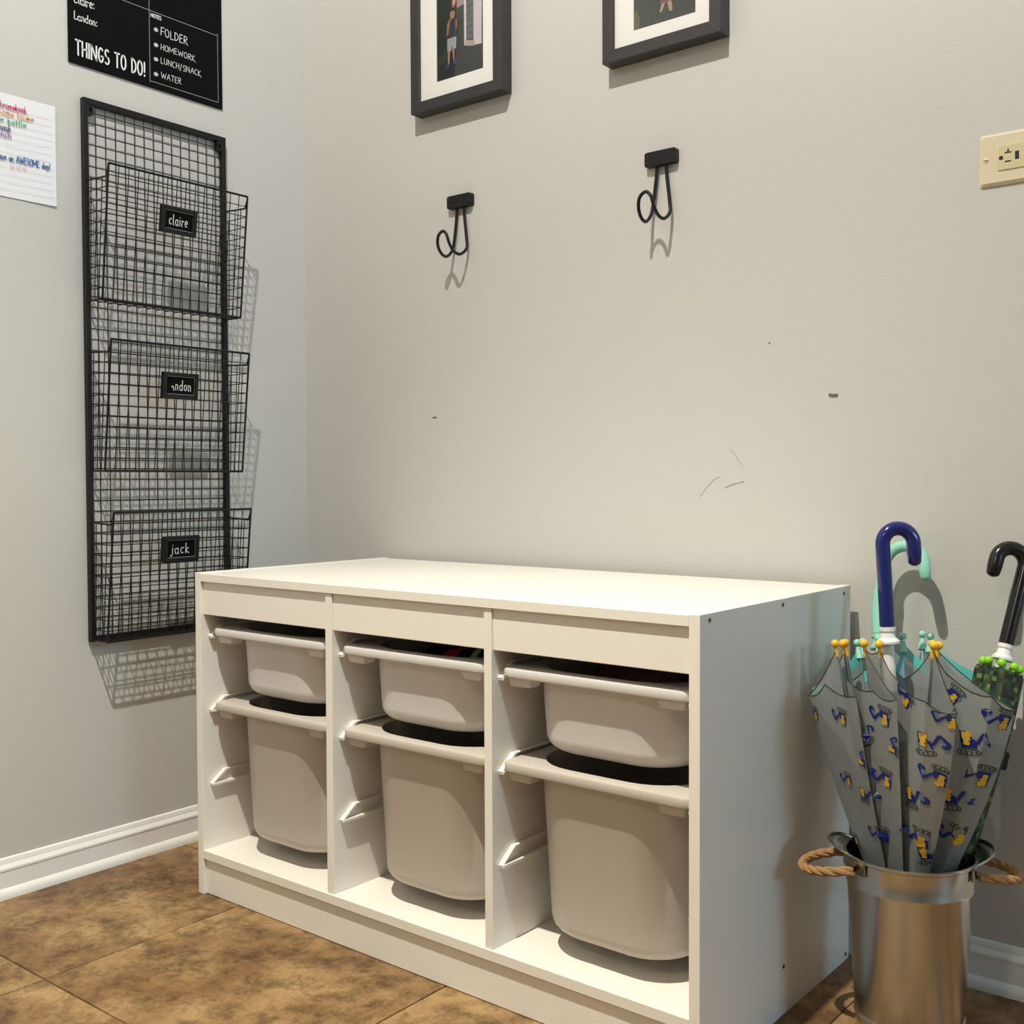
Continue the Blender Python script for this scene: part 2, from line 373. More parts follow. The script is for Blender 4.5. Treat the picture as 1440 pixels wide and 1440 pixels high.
NAVY = mat('navy_cloth', (.008, .010, .020), .9, noise=.4, nscale=40, bump=.3)
def stripe_mat():
    m = bpy.data.materials.new('striped_cloth'); m.use_nodes = True; nt = m.node_tree; b = nt.nodes['Principled BSDF']; b.inputs['Roughness'].default_value = .95
    tc = nt.nodes.new('ShaderNodeTexCoord'); sp = nt.nodes.new('ShaderNodeSeparateXYZ'); r = nt.nodes.new('ShaderNodeValToRGB'); r.color_ramp.interpolation = 'CONSTANT'
    mr = nt.nodes.new('ShaderNodeMapRange'); mr.inputs['From Min'].default_value = -.11; mr.inputs['From Max'].default_value = .11
    nt.links.new(tc.outputs['Object'], sp.inputs[0]); nt.links.new(sp.outputs['X'], mr.inputs['Value']); nt.links.new(mr.outputs[0], r.inputs[0]); nt.links.new(r.outputs[0], b.inputs['Base Color'])
    K = (.010, .009, .012, 1); e = r.color_ramp.elements; e[0].position = 0; e[0].color = K; e[1].position = .40; e[1].color = (.70, .05, .09, 1)
    for p, c in ((.52, K), (.66, (.75, .70, .66, 1)), (.72, K), (.84, (.5, .04, .07, 1)), (.92, K)): x = e.new(p); x.color = c
    return m
KNIT = mat('brown_knit', (.36, .17, .15), 1, col2=(.05, .025, .025), nscale=110, bump=1, bscale=160)
CONT = mat('charcoal_cloth', (.010, .010, .011), .95, noise=.3, nscale=30, bump=.3)
heap('folded_garment', UB[0], -.05, -.012, NAVY, 'dark navy garment folded inside a shallow pale bin', 'garment', 1)
heap('striped_cloth', UB[1], -.05, .008, stripe_mat(), 'black cloth with red and grey stripes inside a shallow bin', 'cloth', 2, x0=-.085)
heap('fuzzy_knit', UB[2], -.05, .008, KNIT, 'dark brown fuzzy knit stuffed in a shallow pale bin', 'knitwear', 3)
# ================================================================ wire wall organizer
org = empty('wire_wall_organizer', (0, 0, 0), None, 'black wire grid wall organizer with three name-tagged baskets', 'wall organizer')
GY0, GY1, GZ0, GZ1 = -.527, -.217, .424, 1.412
mb = MB(); fx = .008; h = .0052
fr = MB()
fr.box((.002, GY0, GZ0), (.014, GY0+.009, GZ1)); fr.box((.002, GY1-.009, GZ0), (.014, GY1, GZ1))
fr.box((.002, GY0+.009, GZ1-.011), (.014, GY1-.009, GZ1)); fr.box((.002, GY0+.009, GZ0), (.014, GY1-.009, GZ0+.011))
fr.build('frame', BLK, org, .0012)
bmh = MB(); NV, NH = 15, 50; wr = .00095
for i in range(1, NV):
    y = GY0+.005+(GY1-GY0-.01)*i/NV; j = random.uniform(-.0008, .0008)
    bmh.tube([(.0095, y, GZ0+.006), (.0095, y+j, (GZ0+GZ1)/2), (.0095, y, GZ1-.006)], wr, 5)
for i in range(1, NH):
    z = GZ0+.005+(GZ1-GZ0-.01)*i/NH
    bmh.tube([(.0112, GY0+.006, z), (.0112, (GY0+GY1)/2, z+random.uniform(-.001, .001)), (.0112, GY1-.006, z)], wr, 5)
bmh.build('back_grid', WIRE, org)
for s in (0, 1):
    y = GY0+.0085 if s == 0 else GY1-.0205
    t = MB(); n = 20; z0, z1 = GZ1-.030, GZ1-.010
    outer = [(y, z0), (y+.012, z0), (y+.012, z1), (y, z1)]
    # plate with teardrop hole
    hole = []
    for k in range(n):
        a = 2*math.pi*k/n; rr = .0026*(1+.5*max(0, math.sin(a))**6); hole.append((y+.006+rr*math.cos(a), (z0+z1)/2-.001+rr*math.sin(a)*(1.5 if math.sin(a) > 0 else 1)))
    sq = []
    for k in range(n):
        a = 2*math.pi*k/n; c_, s_ = math.cos(a), math.sin(a); q = max(abs(c_)/.006, abs(s_)/.010); sq.append((y+.006+c_/q, (z0+z1)/2+s_/q))
    t.loft([[(.004, *p) for p in hole], [(.0125, *p) for p in hole], [(.0125, *p) for p in sq], [(.004, *p) for p in sq], [(.004, *p) for p in hole]], smooth=False)
    t.build('hanging_bracket', BLK, org)
BK = [(1.281, 1.045), (.971, .737), (.662, .428)]
tagpx = [('claire', (225,287), (277,334)), ('ondon', (227,522), (279,562)), ('jack', (228,753), (280,789))]
for bi, (zt, zb_) in enumerate(BK):
    dt, db = .086, .060; y0, y1 = GY0+.004, GY1-.004; dz = [(.004, .008), (.0, .002), (.0, .003)][bi]
    zs = zt-.022
    def fp(t, y): # front panel point, t from 0 bottom to 1 top
        return (db+(dt-db)*t, y, zb_+(zt-zb_)*t)
    rimw = MB(); R3 = .0022
    rimw.tube([fp(1, y0), fp(1, y1)], R3, 6); rimw.tube([fp(0, y0), fp(1, y0)], R3*.9, 6); rimw.tube([fp(0, y1), fp(1, y1)], R3*.9, 6)
    rimw.tube([fp(0, y0), fp(0, y1)], R3, 6)
    ts = (zs-zb_)/(zt-zb_)
    for y in (y0, y1):
        q = fp(ts, y); rimw.tube([(.010, y, zs+.004), (q[0]*.5, y, zs+.002), (q[0]-.006, y, zs), (q[0]-.001, y, zs+.010), fp(ts+.07, y)], R3*.8, 6)
        rimw.tube([(.010, y, zb_), fp(0, y)], R3*.8, 6)
    bk = empty('basket', (0,0,0)); bk.parent = org
    rimw.build('rim_wire', WIRE, bk)
    mm = MB(); nv, nh = 15, 12
    for i in range(1, nv):
        y = y0+(y1-y0)*i/nv+random.uniform(-.0006, .0006); mm.tube([fp(0, y), fp(1, y)], wr, 5); mm.tube([(.010, y, zb_), fp(0, y)], wr, 5)
    for i in range(1, nh):
        t = i/nh; mm.tube([fp(t, y0), (fp(t, 0)[0], (y0+y1)/2, fp(t, 0)[2]+random.uniform(-.0008, .0008)), fp(t, y1)], wr, 5)
    for i in range(1, 3): xx = .010+(db-.010)*i/3; mm.tube([(xx, y0, zb_), (xx, y1, zb_)], wr, 5)
    for y in (y0, y1):
        for i in range(1, nh-1):
            t = i/nh; q = fp(t, y)
            if q[2] < zs: mm.tube([(.010, y, q[2]), q], wr, 5)
        for i in range(1, 4): f = i/4; mm.tube([(.010+(db-.010)*f, y, zb_), (.010+(fp(ts, y)[0]-.010)*f, y, zs+.003)], wr, 5)
    mm.build('wire_mesh', WIRE, bk)

# ---------------------------------------------------------------- stroke lettering
def arc(cx, cy, rx, ry, a0, a1, n=9): return [(cx+rx*math.cos(math.radians(a0+(a1-a0)*i/n)), cy+ry*math.sin(math.radians(a0+(a1-a0)*i/n))) for i in range(n+1)]
G = {
'A': (.62, [[(0,0),(.3,1),(.6,0)],[(.1,.38),(.5,.38)]]), 'C': (.55, [arc(.3,.5,.28,.5,50,310)]), 'D': (.58, [[(.03,0),(.03,1)],[(.03,1)]+arc(.05,.5,.48,.5,90,-90)]),
'E': (.48, [[(.45,1),(.03,1),(.03,0),(.45,0)],[(.03,.52),(.38,.52)]]), 'F': (.48, [[(.03,0),(.03,1),(.47,1)],[(.03,.52),(.38,.52)]]),
'H': (.58, [[(.03,0),(.03,1)],[(.53,0),(.53,1)],[(.03,.5),(.53,.5)]]), 'K': (.6, [[(.05,0),(.05,1)],[(.5,1),(.05,.4),(.62,-.1)]]),
'L': (.48, [[(.04,1),(.04,0),(.45,0)]]), 'M': (.86, [[(0,0),(.04,1),(.42,.3),(.80,1),(.84,0)]]), 'N': (.68, [[(.03,0),(.03,1)],[(.05,.98),(.60,.02)],[(.62,0),(.62,1)]]),
'O': (.62, [arc(.3,.5,.28,.5,90,450,16)]), 'R': (.58, [[(.04,0),(.04,1)]+arc(.2,.76,.27,.24,90,-90)+[(.06,.5),(.58,-.05)]]),
'S': (.52, [arc(.27,.75,.22,.25,40,270,8)+arc(.25,.25,.24,.25,90,-140,8)]), 'T': (.58, [[(0,1),(.56,1)],[(.28,1),(.28,0)]]), 'U': (.58, [[(.03,1),(.03,.3)]+arc(.28,.28,.25,.28,180,360)+[(.53,1)]]),
'W': (.92, [[(0,1),(.20,0),(.44,.75),(.68,0),(.88,1)]]), 'I': (.14, [[(.06,0),(.06,1)]]), 'G': (.6, [arc(.3,.5,.27,.5,45,330)+[(.55,.42),(.33,.42)]]),
'a': (.5, [arc(.22,.28,.2,.28,60,400,12),[(.42,.56),(.42,.1),(.5,0)]]), 'b': (.46, [[(.04,1),(.04,0)],arc(.22,.27,.19,.27,180,-180,12)]), 'c': (.44, [arc(.24,.28,.21,.28,50,310)]),
'd': (.5, [arc(.22,.27,.2,.27,0,360,12),[(.42,1),(.42,0)]]), 'e': (.46, [[(.04,.3),(.4,.32)]+arc(.23,.29,.2,.28,10,310,12)]), 'f': (.34, [arc(.26,.82,.14,.18,60,180,5)+[(.12,0)],[(0,.52),(.3,.52)]]),
'h': (.46, [[(.04,1),(.04,0)],[(.04,.35)]+arc(.2,.35,.17,.2,160,0,6)+[(.38,0)]]), 'i': (.18, [[(.08,.56),(.08,0)],[(.08,.78),(.085,.82)]]), 'j': (.3, [[(.2,.56),(.2,-.1)]+arc(.06,-.1,.14,.16,0,-140,6),[(.2,.78),(.205,.82)]]),
'k': (.46, [[(.04,1),(.04,0)],[(.36,.55),(.04,.25),(.42,0)]]), 'l': (.22, [[(.07,1),(.07,.1),(.16,0)]]), 'm': (.7, [[(.04,.56),(.04,0)],[(.04,.36)]+arc(.19,.36,.14,.2,160,0,6)+[(.33,0)],[(.33,.36)]+arc(.48,.36,.14,.2,160,0,6)+[(.62,0)]]),
'n': (.46, [[(.04,.56),(.04,0)],[(.04,.35)]+arc(.2,.35,.17,.2,160,0,6)+[(.37,0)]]), 'o': (.48, [arc(.23,.28,.2,.28,90,450,12)]), 'r': (.36, [[(.05,.56),(.05,0)],[(.05,.3)]+arc(.22,.3,.17,.25,170,50,6)]),
's': (.4, [arc(.2,.42,.15,.14,40,270,7)+arc(.19,.14,.17,.14,90,-140,7)]), 't': (.34, [[(.14,.9),(.14,.06),(.26,0)],[(0,.58),(.3,.58)]]), 'u': (.48, [[(.04,.56),(.04,.2)]+arc(.21,.2,.17,.2,180,360,7)+[(.38,.56),(.38,0)]]),
'v': (.44, [[(.02,.56),(.2,0),(.38,.56)]]), 'w': (.64, [[(.02,.56),(.15,0),(.3,.5),(.45,0),(.58,.56)]]), 'y': (.44, [[(.02,.56),(.2,.05)],[(.4,.56),(.1,-.4)]]),
'/': (.42, [[(0,-.2),(.36,1.1)]]), ':': (.2, [[(.08,.5),(.085,.56)],[(.08,.04),(.085,.1)]]), '!': (.2, [[(.08,1),(.08,.3)],[(.08,.02),(.085,.08)]]), ' ': (.36, []),
'*': (.5, [[(.1,.25),(.4,.75)],[(.4,.25),(.1,.75)],[(.02,.5),(.48,.5)],[(.25,.2),(.25,.85)]]), '^': (.44, [arc(.2,.2,.17,.2,150,20,6)+[(.37,0)]]),
}
def lettering(name, text, origin, ux, uz, width, height, m, parent, sw=.09, jit=.03, seed=0, off=(0,0,0), gapc=.10):
    rnd = random.Random(seed); adv = sum(G[c][0]+gapc for c in text)-gapc; sx = width/adv; mb = MB(); x = 0
    O = Vector(origin); ux = Vector(ux); uz = Vector(uz); nn = ux.cross(uz).normalized()
    if nn.dot(Vector((1, -1, 0))) < 0: nn = -nn
    for c in text:
        wd, st = G[c]; dy = rnd.uniform(-jit, jit); sl = rnd.uniform(-jit, jit)*1.2
        split = []
        for pl in st:                                    # break strokes at sharp corners so every limb keeps its width
            cur = [pl[0]]
            for i in range(1, len(pl)):
                cur.append(pl[i])
                if i < len(pl)-1:
                    a_ = Vector((pl[i][0]-pl[i-1][0], pl[i][1]-pl[i-1][1])); b_ = Vector((pl[i+1][0]-pl[i][0], pl[i+1][1]-pl[i][1]))
                    if a_.length > 1e-6 and b_.length > 1e-6 and a_.angle(b_) > math.radians(60): split.append(cur); cur = [pl[i]]
            split.append(cur)
        for pl in split:
            if len(pl) < 2: continue
            P = [Vector(((x+px+sl*py)*sx, (py+dy)*height)) for px, py in pl]; hw_ = sw*height/2
            vs = []
            for i, p in enumerate(P):
                t = (P[min(i+1, len(P)-1)]-P[max(i-1, 0)])
                if t.length < 1e-9: t = Vector((1, 0))
                t.normalize(); n_ = Vector((-t.y, t.x))*hw_; ext = -t*hw_*.7 if i == 0 else (t*hw_*.7 if i == len(P)-1 else Vector((0, 0)))
                for q in (p+ext+n_, p+ext-n_): vs.append(O+ux*q.x+uz*q.y+nn*.0002)
            mb.add(vs, [(2*i, 2*i+1, 2*i+3, 2*i+2) for i in range(len(P)-1)])
        x += wd+gapc
    return mb.build(name, m, parent)
def lwall(u, v, x=.004): q = onx(u, v, x); return q.y, q.z

# name plates on the baskets
for bi, (txt, p0, p1) in enumerate(tagpx):
    zt, zb_ = BK[bi]; zc = (onx(*p0, .084).z+onx(*p1, .084).z)/2; ya = onx(*p0, .084).y; yb = onx(*p1, .084).y
    ya, yb = (ya+.001, yb-.001); t = (zc-zb_)/(zt-zb_); xc = .060+.026*t+.001; tilt = math.atan2(.026, zt-zb_)
    npl = empty('name_plate', (xc, (ya+yb)/2, zc), (0, tilt, 0)); npl.parent = org
    hw_, hh = (yb-ya)/2, .0245
    m1 = MB()  # stepped holder frame: thick left lip, thinner others
    m1.box((.0, -hw_, -hh), (.004, hw_, hh)); m1.box((.004, -hw_, -hh), (.010, -hw_+.008, hh)); m1.box((.004, hw_-.007, -hh), (.008, hw_, hh))
    m1.box((.004, -hw_+.008, hh-.006), (.008, hw_-.007, hh)); m1.box((.004, -hw_+.008, -hh), (.008, hw_-.007, -hh+.007))
    m1.build('plate_holder', BLK, npl, .001)
    m2 = MB(); m2.box((.0042, -hw_+.010, -hh+.009), (.0050, hw_-.009, hh-.008)); m2.build('chalk_card', CHALK, npl)
    m3 = MB(); r = .0003
    c_ = [(-hw_+.0095, -hh+.0085), (hw_-.0085, -hh+.0085), (hw_-.0085, hh-.0075), (-hw_+.0095, hh-.0075)]
    m3.tube([(.0062, *q) for q in c_], r*1.6, 5, closed=True); m3.build('plate_edge', GREYI, npl)
    wds = {'claire': .040, 'ondon': .043, 'jack': .040}
    tx = {'claire': 'claire', 'ondon': '^ndon', 'jack': 'jack'}[txt]; st = {'claire': -.0205, 'ondon': -.019, 'jack': -.022}[txt]
    lettering('lettering', tx, (.0051, st, -.0085), (0, 1, 0), (0, 0, 1), wds[txt], .0190, WHITE, npl, .075, .03, bi, gapc=.2)

# ---------------------------------------------------------------- chalkboard planner
bd = empty('planner_board', (0, 0, 0), None, 'black chalkboard planner headed THINGS TO DO on the wall', 'chalkboard')
BY0, BY1, BZ0, BZ1 = -.548, -.2165, 1.4705, 1.94
boxobj('board', (0.0005, BY0, BZ0), (.0036, BY1, BZ1), CHALK, bd, .0004)
def ptxt(text, p0, p1, cap, m, sw, parent, name='lettering', x=.0037, seed=0, gapc=.10, jit=.03, tail=True):
    y0, z0 = lwall(*p0, x); y1, z1 = lwall(*p1, x); zc = lwall(p0[0], p0[1]-cap, x)[1]
    z = (z0+z1)/2 if tail else z0
    return lettering(name, text, (x, y0, z), (0, 1, 0), (0, 0, 1), y1-y0, zc-z0, m, parent, sw, jit, seed, gapc=gapc)
def pline(p, q, m, r, parent, name='rule', x=.0037):
    a = lwall(*p, x); b = lwall(*q, x); mb = MB(); d = Vector((b[0]-a[0], b[1]-a[1])).normalized(); n = Vector((-d.y, d.x))*r
    if abs(d.x) > abs(d.y): b = (b[0], a[1]+0) if abs(b[1]-a[1]) < .012 else b
    else: b = (a[0], b[1]) if abs(b[0]-a[0]) < .012 else b
    mb.add([(x+.0002, a[0]+n.x, a[1]+n.y), (x+.0002, a[0]-n.x, a[1]-n.y), (x+.0002, b[0]-n.x, b[1]-n.y), (x+.0002, b[0]+n.x, b[1]+n.y)], [(0, 1, 2, 3)])
    return mb.build(name, m, parent)
ptxt('THINGS TO DO!', (106.5, 77.5), (204.5, 106.5), 20.5, WHITE, .115, bd, 'heading', gapc=.17, jit=0)
ptxt('Claire:', (103.5, 3.5), (133, 13), 13.5, WHITE, .10, bd, seed=1)
ptxt('Landon:', (104, 27), (137, 37), 11, WHITE, .11, bd, seed=2)
ptxt('NOTES', (212, 23.4), (226.7, 28.6), 5, WHITE, .19, bd, jit=0)
for s, p in (('FOLDER', [(226,50.3),(263.7,62)]), ('HOMEWORK', [(226,69.5),(274.5,86.3)]), ('LUNCH/SNACK', [(226,88.5),(282.8,108)]), ('WATER', [(226.7,109),(255,119.3)])):
    ptxt(s, *p, 11 if s == 'FOLDER' else 8, WHITE, .09, bd, seed=len(s), gapc=.16, jit=.05)
for c_ in ((216,45),(216,66.5),(216,86.5),(216,107.5)): ptxt('*', c_, (c_[0]+6.5, c_[1]+2), 8, WHITE, .13, bd, 'bullet_star')
for p, q in (((172, 0), (305.7, 47.7)), ((305.7, 47.7), (306.5, 144)), ((306.5, 144), (211, 115.5)), ((211, 115.5), (208, -60))): pline(p, q, GREYI, .00045, bd)

# ---------------------------------------------------------------- note paper
py1, pz1 = lwall(76.5, 151, .001); py1 = -.575; PZ0, PZ1 = 1.207, 1.383; PY0 = -.703
note = empty('note_paper', (0, 0, 0), None, 'white lined note sheet with rainbow handwriting, taped to wall', 'paper')
mb = MB(); n = 10; sh = []
for i in range(n+1):
    y = PY0+(py1-PY0)*i/n; xx = .0012+.0016*(i/n)**3; sh.append((xx, y))
mb.loft([[(x_, y, PZ0) for x_, y in sh]+[(x_+.0003, y, PZ0) for x_, y in reversed(sh)], [(x_, y, PZ1) for x_, y in sh]+[(x_+.0003, y, PZ1) for x_, y in reversed(sh)]], True, True)
mb.build('sheet', PAPER, note, angle=60)
RULE = mat('rule_ink', (.60, .58, .62), .9, noise=.05)
nx_ = .0034
mb = MB()
for k in range(12):
    q = lwall(73, 120+(395+79.5*k)/8, nx_); z = q[1]
    r = .00022; mb.add([(nx_, PY0+.006, z-r), (nx_, py1-.006, z-r), (nx_, py1-.006, z+r), (nx_, PY0+.006, z+r)], [(0, 1, 2, 3)])
mb.build('ruled_lines', RULE, note)
for s, a, b, cap, colr in (('Chromebook', (-4, 149.5), (37.5, 159.8), 9, (.55, .06, .10)), ('take home folder', (-24, 153.5), (48, 173), 9, (.80, .40, .10)), ('water bottle', (-20, 165.5), (37, 180.4), 9, (.10, .42, .18)),
        ('mask', (-3, 181), (15.6, 185.6), 9, (.02, .03, .14)), ('lunch', (-7, 189.5), (16, 195.6), 9, (.32, .12, .42)), ('Have an AWESOME day!', (-6, 221.5), (71, 239.4), 9, (.05, .16, .45))):
    ptxt(s, a, b, cap, mat('ink_'+s.split()[0].lower(), colr, .8, noise=.05), .13, note, x=nx_+.0002, seed=len(s))
PINK = mat('ink_pink', (.80, .28, .28), .8, noise=.05)
for c_ in ((17.5, 234.8), (26, 236.2), (34.4, 237.8)):
    y, z = lwall(*c_, nx_); mb = MB()
    mb.tube([(nx_+.0003, y+.00022*16*math.sin(a)**3, z+.00022*(13*math.cos(a)-5*math.cos(2*a)-2*math.cos(3*a)-math.cos(4*a))) for a in [2*math.pi*k/20 for k in range(20)]], .0003, 4, closed=True); mb.build('heart', PINK, note)

# ================================================================ picture frames
def pic_frame(x0, x1, zb_, label, kind):
    d, bw, hgt = .0315, .0205, .282; zt = zb_+hgt
    e = empty('picture_frame', ((x0+x1)/2, 0, zb_), None, label, 'picture frame')
    w2 = (x1-x0)/2
    def bar(loopA, loopB): mb = MB(); mb.loft([loopA, loopB], True, True, smooth=False); mb.build('frame_bar', FRM, e, .0006)
    oc = [(-w2, 0), (w2, 0), (w2, hgt), (-w2, hgt)]; ic = [(-w2+bw, bw), (w2-bw, bw), (w2-bw, hgt-bw), (-w2+bw, hgt-bw)]
    for k in range(4):
        o0, o1, i0, i1 = oc[k], oc[(k+1) % 4], ic[k], ic[(k+1) % 4]
        bar([(o0[0], -.001, o0[1]), (o0[0], -d, o0[1]), (i0[0], -d, i0[1]), (i0[0], -.001, i0[1])], [(o1[0], -.001, o1[1]), (o1[0], -d, o1[1]), (i1[0], -d, i1[1]), (i1[0], -.001, i1[1])])
    # mat board with opening
    pw0, pw1, pz0, pz1 = -w2+.062, w2-.050, .052, hgt-.052
    if kind == 'B': pw0, pw1, pz0 = -w2+.058, w2-.049, .045
    yy = -d+.008
    mb = MB()
    a = -w2+bw-.003; b = w2-bw+.003; c_ = bw-.003; dd = hgt-bw+.003
    for (xa, xb, za, zc) in ((a, pw0, c_, dd), (pw1, b, c_, dd), (pw0, pw1, c_, pz0), (pw0, pw1, pz1, dd)): mb.box((xa, yy, za), (xb, yy+.0015, zc))
    mb.build('mat_board', MATB, e)
    ph = empty('photo_print', (0, 0, 0)); ph.parent = e
    P = MB()
    y1 = yy+.0016
    boxobj('print_ground', (pw0-.004, y1, pz0-.004), (pw1+.004, y1+.001, pz1+.004), mat('photo_dark_'+kind, (.012, .016, .014), .3, col2=(.020, .032, .018), nscale=40), ph, 0)
    cnt = [0]; vs_ = 1 if kind == 'A' else .42
    def patch(poly, col, nm):
        cnt[0] += 1; mb = MB(); n = len(poly); yq = y1-.00008*cnt[0]
        mb.add([(pw0+(pw1-pw0)*u, yq, pz0+(pz1-pz0)*v*vs_) for u, v in poly], [tuple(range(n))])
        mb.build(nm, mat('photo_ink_%s_%d' % (kind, cnt[0]), col, .35, noise=.25, nscale=120), ph)
    # coordinates: u across the print, v up, v in units of the visible lower part (print height 1)
    if kind == 'A':
        s = .62      # visible part is the lower half
        patch([(0,.0),(1,0),(1,.30),(.55,.33),(0,.16)], (.018, .020, .021), 'print_pavement')
        patch([(0,.14),(.30,.24),(.30,.34),(0,.24)], (.03, .045, .018), 'print_lawn')
        patch([(.44,.72),(.62,.74),(.62,1),(.44,1)], (.36, .26, .22), 'print_facade')
        patch([(.60,.36),(.80,.34),(.80,1),(.60,1)], (.11, .12, .14), 'print_shutter')
        for k in range(9): v = .40+.07*k; patch([(.64,v),(.80,v+.02),(.80,v+.028),(.64,v+.008)], (.04, .043, .05), 'print_slat')
        patch([(.60,.30),(.645,.30),(.645,1),(.60,1)], (.62, .60, .60), 'print_trim'); patch([(.80,.27),(.97,.26),(.98,1),(.80,1)], (.58, .54, .55), 'print_trim')
        patch([(.62,.29),(.82,.26),(.82,.32),(.62,.35)], (.42, .33, .29), 'print_trim')
        patch([(.34,.74),(.38,.72),(.43,.78),(.46,1),(.33,1)], (.42, .12, .11), 'print_flag'); patch([(.37,.76),(.40,.77),(.41,1),(.38,1)], (.60, .55, .54), 'print_flag')
        patch([(.20,.10),(.27,.11),(.30,.14),(.24,.16),(.20,.15)], (.02, .06, .16), 'print_shoe'); patch([(.36,.14),(.44,.13),(.45,.17),(.38,.19)], (.03, .08, .20), 'print_shoe')
        patch([(.25,.15),(.285,.15),(.30,.30),(.25,.30)], (.38, .22, .15), 'print_leg'); patch([(.365,.18),(.395,.18),(.395,.30),(.345,.30)], (.36, .20, .14), 'print_leg')
        patch([(.24,.29),(.33,.28),(.34,.34),(.36,.29),(.43,.30),(.44,.43),(.24,.42)], (.34, .35, .37), 'print_shorts')
        patch([(.24,.42),(.44,.42),(.45,.56),(.40,.62),(.28,.60),(.22,.50)], (.030, .034, .05), 'print_shirt')
        patch([(.22,.45),(.27,.47),(.30,.58),(.34,.62),(.30,.63),(.24,.58)], (.30, .15, .09), 'print_arm'); patch([(.42,.50),(.465,.52),(.46,.60),(.41,.60)], (.28, .07, .07), 'print_strap')
        patch(arc(.36, .665, .055, .05, 0, 330, 11), (.36, .20, .13), 'print_face'); patch(arc(.365, .70, .06, .035, 0, 180, 8), (.02, .017, .012), 'print_hair')
    else:
        patch([(0,.0),(.08,.0),(.10,.20),(.05,.4),(0,.42)], (.10, .11, .035), 'print_grass')
        patch([(.42,.235),(.455,.225),(.475,.27),(.52,.42),(.46,.42)], (.42, .27, .20), 'print_leg'); patch([(.58,.20),(.625,.19),(.63,.26),(.61,.42),(.54,.42)], (.42, .26, .19), 'print_leg')
        patch([(.44,.40),(.63,.40),(.64,.62),(.43,.62)], (.20, .05, .06), 'print_clothes')
        patch([(.45,.62),(.62,.62),(.60,.78),(.47,.78)], (.10, .11, .16), 'print_clothes'); patch(arc(.535, .845, .06, .055, 0, 330, 11), (.36, .20, .13), 'print_face')
    # glass
    g = bpy.data.materials.get('picture_glass')
    if not g:
        g = bpy.data.materials.new('picture_glass'); g.use_nodes = True; nt = g.node_tree; t = nt.nodes.new('ShaderNodeBsdfTransparent'); gl = nt.nodes.new('ShaderNodeBsdfGlossy'); gl.inputs['Roughness'].default_value = .03
        lw = nt.nodes.new('ShaderNodeLayerWeight'); lw.inputs[0].default_value = .5; pw = nt.nodes.new('ShaderNodeMath'); pw.operation = 'POWER'; pw.inputs[1].default_value = 4
        fr_ = nt.nodes.new('ShaderNodeMath'); fr_.operation = 'MULTIPLY_ADD'; fr_.inputs[1].default_value = .45; fr_.inputs[2].default_value = .02; mx = nt.nodes.new('ShaderNodeMixShader')
        nt.links.new(lw.outputs['Facing'], pw.inputs[0]); nt.links.new(pw.outputs[0], fr_.inputs[0])
        nt.links.new(fr_.outputs[0], mx.inputs[0]); nt.links.new(t.outputs[0], mx.inputs[1]); nt.links.new(gl.outputs[0], mx.inputs[2]); nt.links.new(mx.outputs[0], nt.nodes['Material Output'].inputs['Surface'])
    boxobj('glass_pane', (-w2+bw-.002, yy-.003, bw-.002), (w2-bw+.002, yy-.001, hgt-bw+.002), g, e, 0)
    return e
pic_frame(.3525, .5815, 1.4345, 'black framed photo of a child standing beside a grey house', 'A')
pic_frame(.8035, 1.0275, 1.4255, 'black framed photo of a child\'s legs on dark pavement', 'B')

# ================================================================ wall hooks
def hook(x0, label):
    e = empty('wall_hook', (x0+.030, 0, 1.2545), None, label, 'hook', 'double wire wall hooks')
    mb = MB(); mb.loft([rrect(-.030, .030, -.0122, .0122, .004, 0, 4), rrect(-.030, .030, -.0122, .0122, .004, .0115, 4), rrect(-.0292, .0292, -.0114, .0114, .0035, .0125, 4)], True, True)
    o = mb.build('mount_plate', BLK, e, angle=30); o.rotation_euler = (math.pi/2, 0, 0)
    for sx, sz in ((-.024, .006), (-.024, -.006), (.024, -.003)):
        m_ = MB(); m_.sphere((sx, -.0123, sz), .0018, 8, 5); m_.build('screw_head', CHROME if False else FRM, e)
    # wire: drops from the plate, bends forward and curls up into a loop
    def sm(pts, k=7):
        P = [Vector(q) for q in pts]; out = []
        for i in range(len(P)-1):
            p0, p1, p2, p3 = P[max(i-1, 0)], P[i], P[i+1], P[min(i+2, len(P)-1)]
            for j in range(k):
                t = j/k; out.append(.5*((2*p1)+(-p0+p2)*t+(2*p0-5*p1+4*p2-p3)*t*t+(-p0+3*p1-3*p2+p3)*t**3))
        return out+[P[-1]]
    L = [(-.008, -.006, -.008), (-.0105, -.006, -.034), (-.0155, -.0065, -.072), (-.0185, -.010, -.093), (-.0175, -.027, -.1065), (-.0160, -.044, -.1035), (-.0145, -.055, -.090), (-.0105, -.058, -.074), (0, -.057, -.066)]
    Rr = [(-q[0], q[1], q[2]) for q in reversed(L[:-1])]
    m_ = MB(); m_.tube(sm(L+Rr), .0029, 10); m_.build('hook_wire', BLK, e)
    return e
hook(.428, 'black double wire hook below the photo of the child by a house')
hook(.875, 'black double wire hook below the photo of bare legs on pavement')

